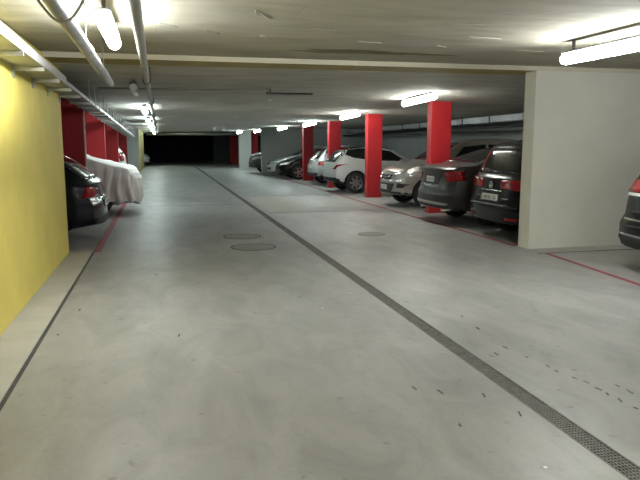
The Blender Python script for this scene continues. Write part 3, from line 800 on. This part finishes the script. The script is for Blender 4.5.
def roof_patch(t, s, x0, x1, m):
    S = Surf(body_bmesh(s)); W2 = s['W']/2
    bm = bmesh.new(); G = []
    for i in range(17):
        x = x0+(x1-x0)*i/16; row = []
        g = lerp_pts(s['zt'], x)-lerp_pts(s['zs'], x)
        yy = (W2*.955-s['tumble']*g)*.99
        for j in range(13):
            y = yy*(j/6-1); h = S.t.ray_cast(Vector((x, y, 4)), Vector((0, 0, -1)))
            row.append(bm.verts.new(h[0]+h[1]*(.006 if h[1].z > 0 else -.006)))
        G.append(row)
    for a, b in zip(G, G[1:]):
        for k in range(12): bm.faces.new((a[k], a[k+1], b[k+1], b[k])).smooth = True
    r_ = bmesh.ops.extrude_face_region(bm, geom=bm.faces[:])
    for v in [g for g in r_['geom'] if isinstance(g, bmesh.types.BMVert)]: v.co.z -= .012
    bmesh.ops.recalc_face_normals(bm, faces=bm.faces)
    link('roof_panel', bm, m, t)
c = car('white_hatchback', 'white hatchback with black roof parked tail out beside the second nearest red column', 'car', CAR, hatch, (5.24, 20.95, 0), 0)
roof_patch(c, hatch, .36, 2.05, M['p_black'])
# --- small white hatch
h2 = dict(hatch); h2['W'] = 1.66; h2['paint'] = M['p_silver']; h2['axles'] = (.70, 3.15)
h2['patches'] = [('rear_window', 'rear', [(-.68, .95), (.68, .95)], [(-.55, 1.40), (.55, 1.40)], M['glass'], .006), ('windshield', 'front', [(-.66, 1.02), (.66, 1.02)], [(-.54, 1.38), (.54, 1.38)], M['glass'], .005),
     ('tail_light*', 'rear', [(.72, .76), (.80, .76)], [(.72, .90), (.79, .92)], M['tail'], .01), ('lower_bumper', 'rear', [(-.76, .34), (.76, .34)], [(-.76, .48), (.76, .48)], M['trim_plastic'], .01),
     ('spoiler_strip', 'rear', [(-.5, .93), (.5, .93)], [(-.5, .97), (.5, .97)], M['chrome'], .03)]
car('silver_hatchback', 'small pale silver hatchback whose tail pokes out between the third and fourth red columns', 'car', CAR, h2, (5.50, 24.5, 0), 0)
# --- black and silver nose-out cars beyond the fourth column
lowc = dict(L=4.3, W=1.78, r=.315, axles=(.85, 3.45), paint=M['p_black'], tumble=.38, nose_bow=.34,
    zt=smooth_pts([(0, 1.0), (.1, 1.1), (.45, 1.36), (.9, 1.44), (1.6, 1.47), (2.2, 1.42), (2.95, 1.03), (3.2, .97), (3.9, .84), (4.3, .68)]),
    zs=smooth_pts([(0, .94), (1, .97), (3.0, .91), (3.9, .78), (4.3, .62)]), zb=[(0, .30), (.5, .22), (3.4, .2), (4.3, .24)],
    side=[([(.55, 1.06), (1.55, 1.02)], [(.85, 1.33), (1.55, 1.38)]), ([(1.62, 1.02), (2.7, .98)], [(1.62, 1.38), (2.15, 1.33)])],
    patches=[('windshield', 'front', [(-.70, 1.02), (.70, 1.02)], [(-.55, 1.39), (.55, 1.39)], M['glass'], .005),
             ('rear_window', 'rear', [(-.64, 1.08), (.64, 1.08)], [(-.54, 1.36), (.54, 1.36)], M['glass'], .005),
             ('head_light*', 'front', [(.42, .60), (.80, .64)], [(.44, .72), (.78, .77)], M['lens'], .012),
             ('grille', 'front', [(-.34, .56), (.34, .56)], [(-.36, .68), (.36, .68)], M['black_plastic'], .008),
             ('lower_grille', 'front', [(-.5, .32), (.5, .32)], [(-.54, .44), (.54, .44)], M['black_plastic'], .008),
             ('tail_light*', 'rear', [(.50, .76), (.84, .78)], [(.52, .90), (.80, .94)], M['tail'], .01)],
    seams=[(1.58, .3, .96), (2.75, .3, .93)], handles=[(1.8, .86)], mirror=(2.6, 1.0), plates=[])
car('black_hatchback', 'black car parked nose out just left of the fourth red column', 'car', CAR, lowc, (4.95+4.3, 28.75, 0), PI)
l2 = dict(lowc); l2['paint'] = M['p_silver']; l2['W'] = 1.76
car('silver_saloon', 'silver car parked nose out behind the black one, against the dark grey partition', 'car', CAR, l2, (4.93+4.3, 31.15, 0), PI)
l3 = dict(suvbase); l3['paint'] = M['p_brown']; l3['plates'] = []; l3.pop('badge')
car('dark_grey_suv', 'dark grey suv nose out between the dark grey and the pale partitions', 'car', CAR, l3, (4.50+4.44, 34.4, 0), PI)
# --- near right: dark SUV tail at the picture edge
sr = dict(suvbase); sr['paint'] = M['p_black']; sr['plates'] = []; sr.pop('badge'); sr['tail_bow'] = .17
sr['tail_prof'] = [(0, .10), (.3, .03), (.42, 0), (.62, .0), (.72, .07), (.95, .10), (1.08, .12), (1.3, .10)]
sr['patches'] = [('rear_window', 'rear', [(-.66, 1.20), (.66, 1.20)], [(-.56, 1.56), (.56, 1.56)], M['glass'], .005), ('windshield', 'front', [(-.72, 1.17), (.72, 1.17)], [(-.58, 1.60), (.58, 1.60)], M['glass'], .005),
    ('tail_light*', 'rear', [(.52, 1.0), (.905, 1.0)], [(.54, 1.15), (.86, 1.17)], M['tail'], .016), ('light_strip*', 'rear', [(.50, .96), (.905, .955)], [(.52, .995), (.905, .995)], M['off_diff'], .012),
    ('chrome_strip', 'rear', [(-.86, .47), (.86, .47)], [(-.86, .50), (.86, .50)], M['chrome'], .018), ('bumper_trim', 'rear', [(-.86, .66), (.86, .66)], [(-.86, .68), (.86, .68)], M['chrome'], .008),
    ('lower_bumper', 'rear', [(-.84, .35), (.84, .35)], [(-.84, .46), (.84, .46)], M['trim_plastic'], .012)]
car('black_suv', 'black suv cut off by the right picture edge, red tail light and chrome strip showing', 'car', CAR, sr, (5.55, 6.34, 0), 0)
# --- left: dark blue car tail out
lb = dict(lowc); lb['paint'] = M['p_blue']; lb['W'] = 1.80; lb['tail_bow'] = .16
lb['zt'] = smooth_pts([(0, .96), (.08, 1.02), (.35, 1.20), (.72, 1.40), (1.1, 1.47), (1.8, 1.48), (2.3, 1.42), (3.0, 1.03), (3.2, .97), (3.9, .84), (4.3, .68)])
lb['patches'] = [('rear_window', 'rear', [(-.66, 1.02), (.66, 1.02)], [(-.54, 1.38), (.54, 1.38)], M['glass'], .006), ('windshield', 'front', [(-.70, 1.02), (.70, 1.02)], [(-.55, 1.39), (.55, 1.39)], M['glass'], .005),
    ('tail_light*', 'rear', [(.46, .76), (.86, .74)], [(.48, .88), (.82, .92)], M['tail'], .014), ('chrome_strip', 'rear', [(-.5, .70), (.5, .70)], [(-.5, .72), (.5, .72)], M['chrome'], .014),
    ('plate_recess', 'rear', [(-.30, .56), (.30, .56)], [(-.30, .68), (.30, .68)], M['black_plastic'], .004),
    ('lower_bumper', 'rear', [(-.78, .32), (.78, .32)], [(-.78, .42), (.78, .42)], M['trim_plastic'], .01),
    ('bright_pillar_trim*', 'rear', [(.67, 1.02), (.70, 1.02)], [(.545, 1.39), (.575, 1.39)], M['chrome'], .014)]
lb['plates'] = [(.62, 'rear', .42)]
car('dark_blue_car', 'dark blue car whose tail sticks out past the end of the yellow wall', 'car', CAR, lb, (-.93, 11.75, 0), PI)
# --- left far cars
lw = dict(suvbase); lw['paint'] = M['p_white']; lw['plates'] = []; lw.pop('badge')
car('white_suv', 'white suv tail glimpsed between the last two red columns on the left', 'car', CAR, lw, (-1.28, 27.6, 0), PI)
lw2 = dict(lowc); lw2['paint'] = M['p_white']
car('white_car', 'white car end peeping out beyond the far yellow wall on the left', 'car', CAR, lw2, (-.72-4.3, 47.6, 0), 0)

# --- covered car
cs = dict(L=4.35, W=1.86, zt=smooth_pts([(0, .92), (.12, 1.04), (.5, 1.12), (1.05, 1.26), (1.6, 1.42), (2.4, 1.44), (3.1, 1.10), (3.9, .92), (4.35, .72)]),
    zs=[(0, .80), (1, .95), (3.2, .88), (4.35, .6)], zb=[(0, .26), (4.35, .24)], tumble=.5, tail_bow=.24, nose_bow=.3, tail_prof=[(0, .10), (.35, .02), (.6, 0), (.8, .02), (.95, .10)])
t = empty('covered_car', (-.44, 16.15, 0), PI); tag(t, 'car hidden under a crumpled pale grey cloth cover, tail over the red line', 'car', CAR)
bm = body_bmesh(cs)
bmesh.ops.subdivide_edges(bm, edges=bm.edges[:], cuts=1, use_grid_fill=True)
bm.normal_update()
def fold(p):
    a = p.x*26+math.sin(p.z*5+p.x*3)*1.6 + p.y*9
    low = max(0, min(1, (1.15-p.z)/.8))
    return .038*math.sin(a)*low + .010*math.sin(a*2.1+p.z*6)*low + .018*math.sin(p.x*5+p.y*7)*math.sin(p.z*6+p.y*4) + .010*math.sin(p.x*17+p.z*9)*math.cos(p.y*15)
disp = {v: v.normal*fold(v.co) for v in bm.verts}
for v, d in disp.items(): v.co += d
for v in bm.verts:
    if v.co.z < .36: v.co.z += .03*math.sin(v.co.x*8+v.co.y*9)
link('car_cover', bm, M['cloth'], t, smooth=True)
for wx in (.95, 3.5):
    for sg in (-1, 1): wheel(t, wx, sg*.72, .31, sg)

# ------------------------------------------------------------------ world and view
w = bpy.data.worlds.new('world'); SC.world = w; w.use_nodes = True
w.node_tree.nodes['Background'].inputs['Color'].default_value = (.01, .011, .012, 1)
SC.view_settings.view_transform = 'Standard'; SC.view_settings.look = 'None'
SC.view_settings.gamma = 1; SC.view_settings.use_curve_mapping = False
SC.view_settings.exposure = 0.35
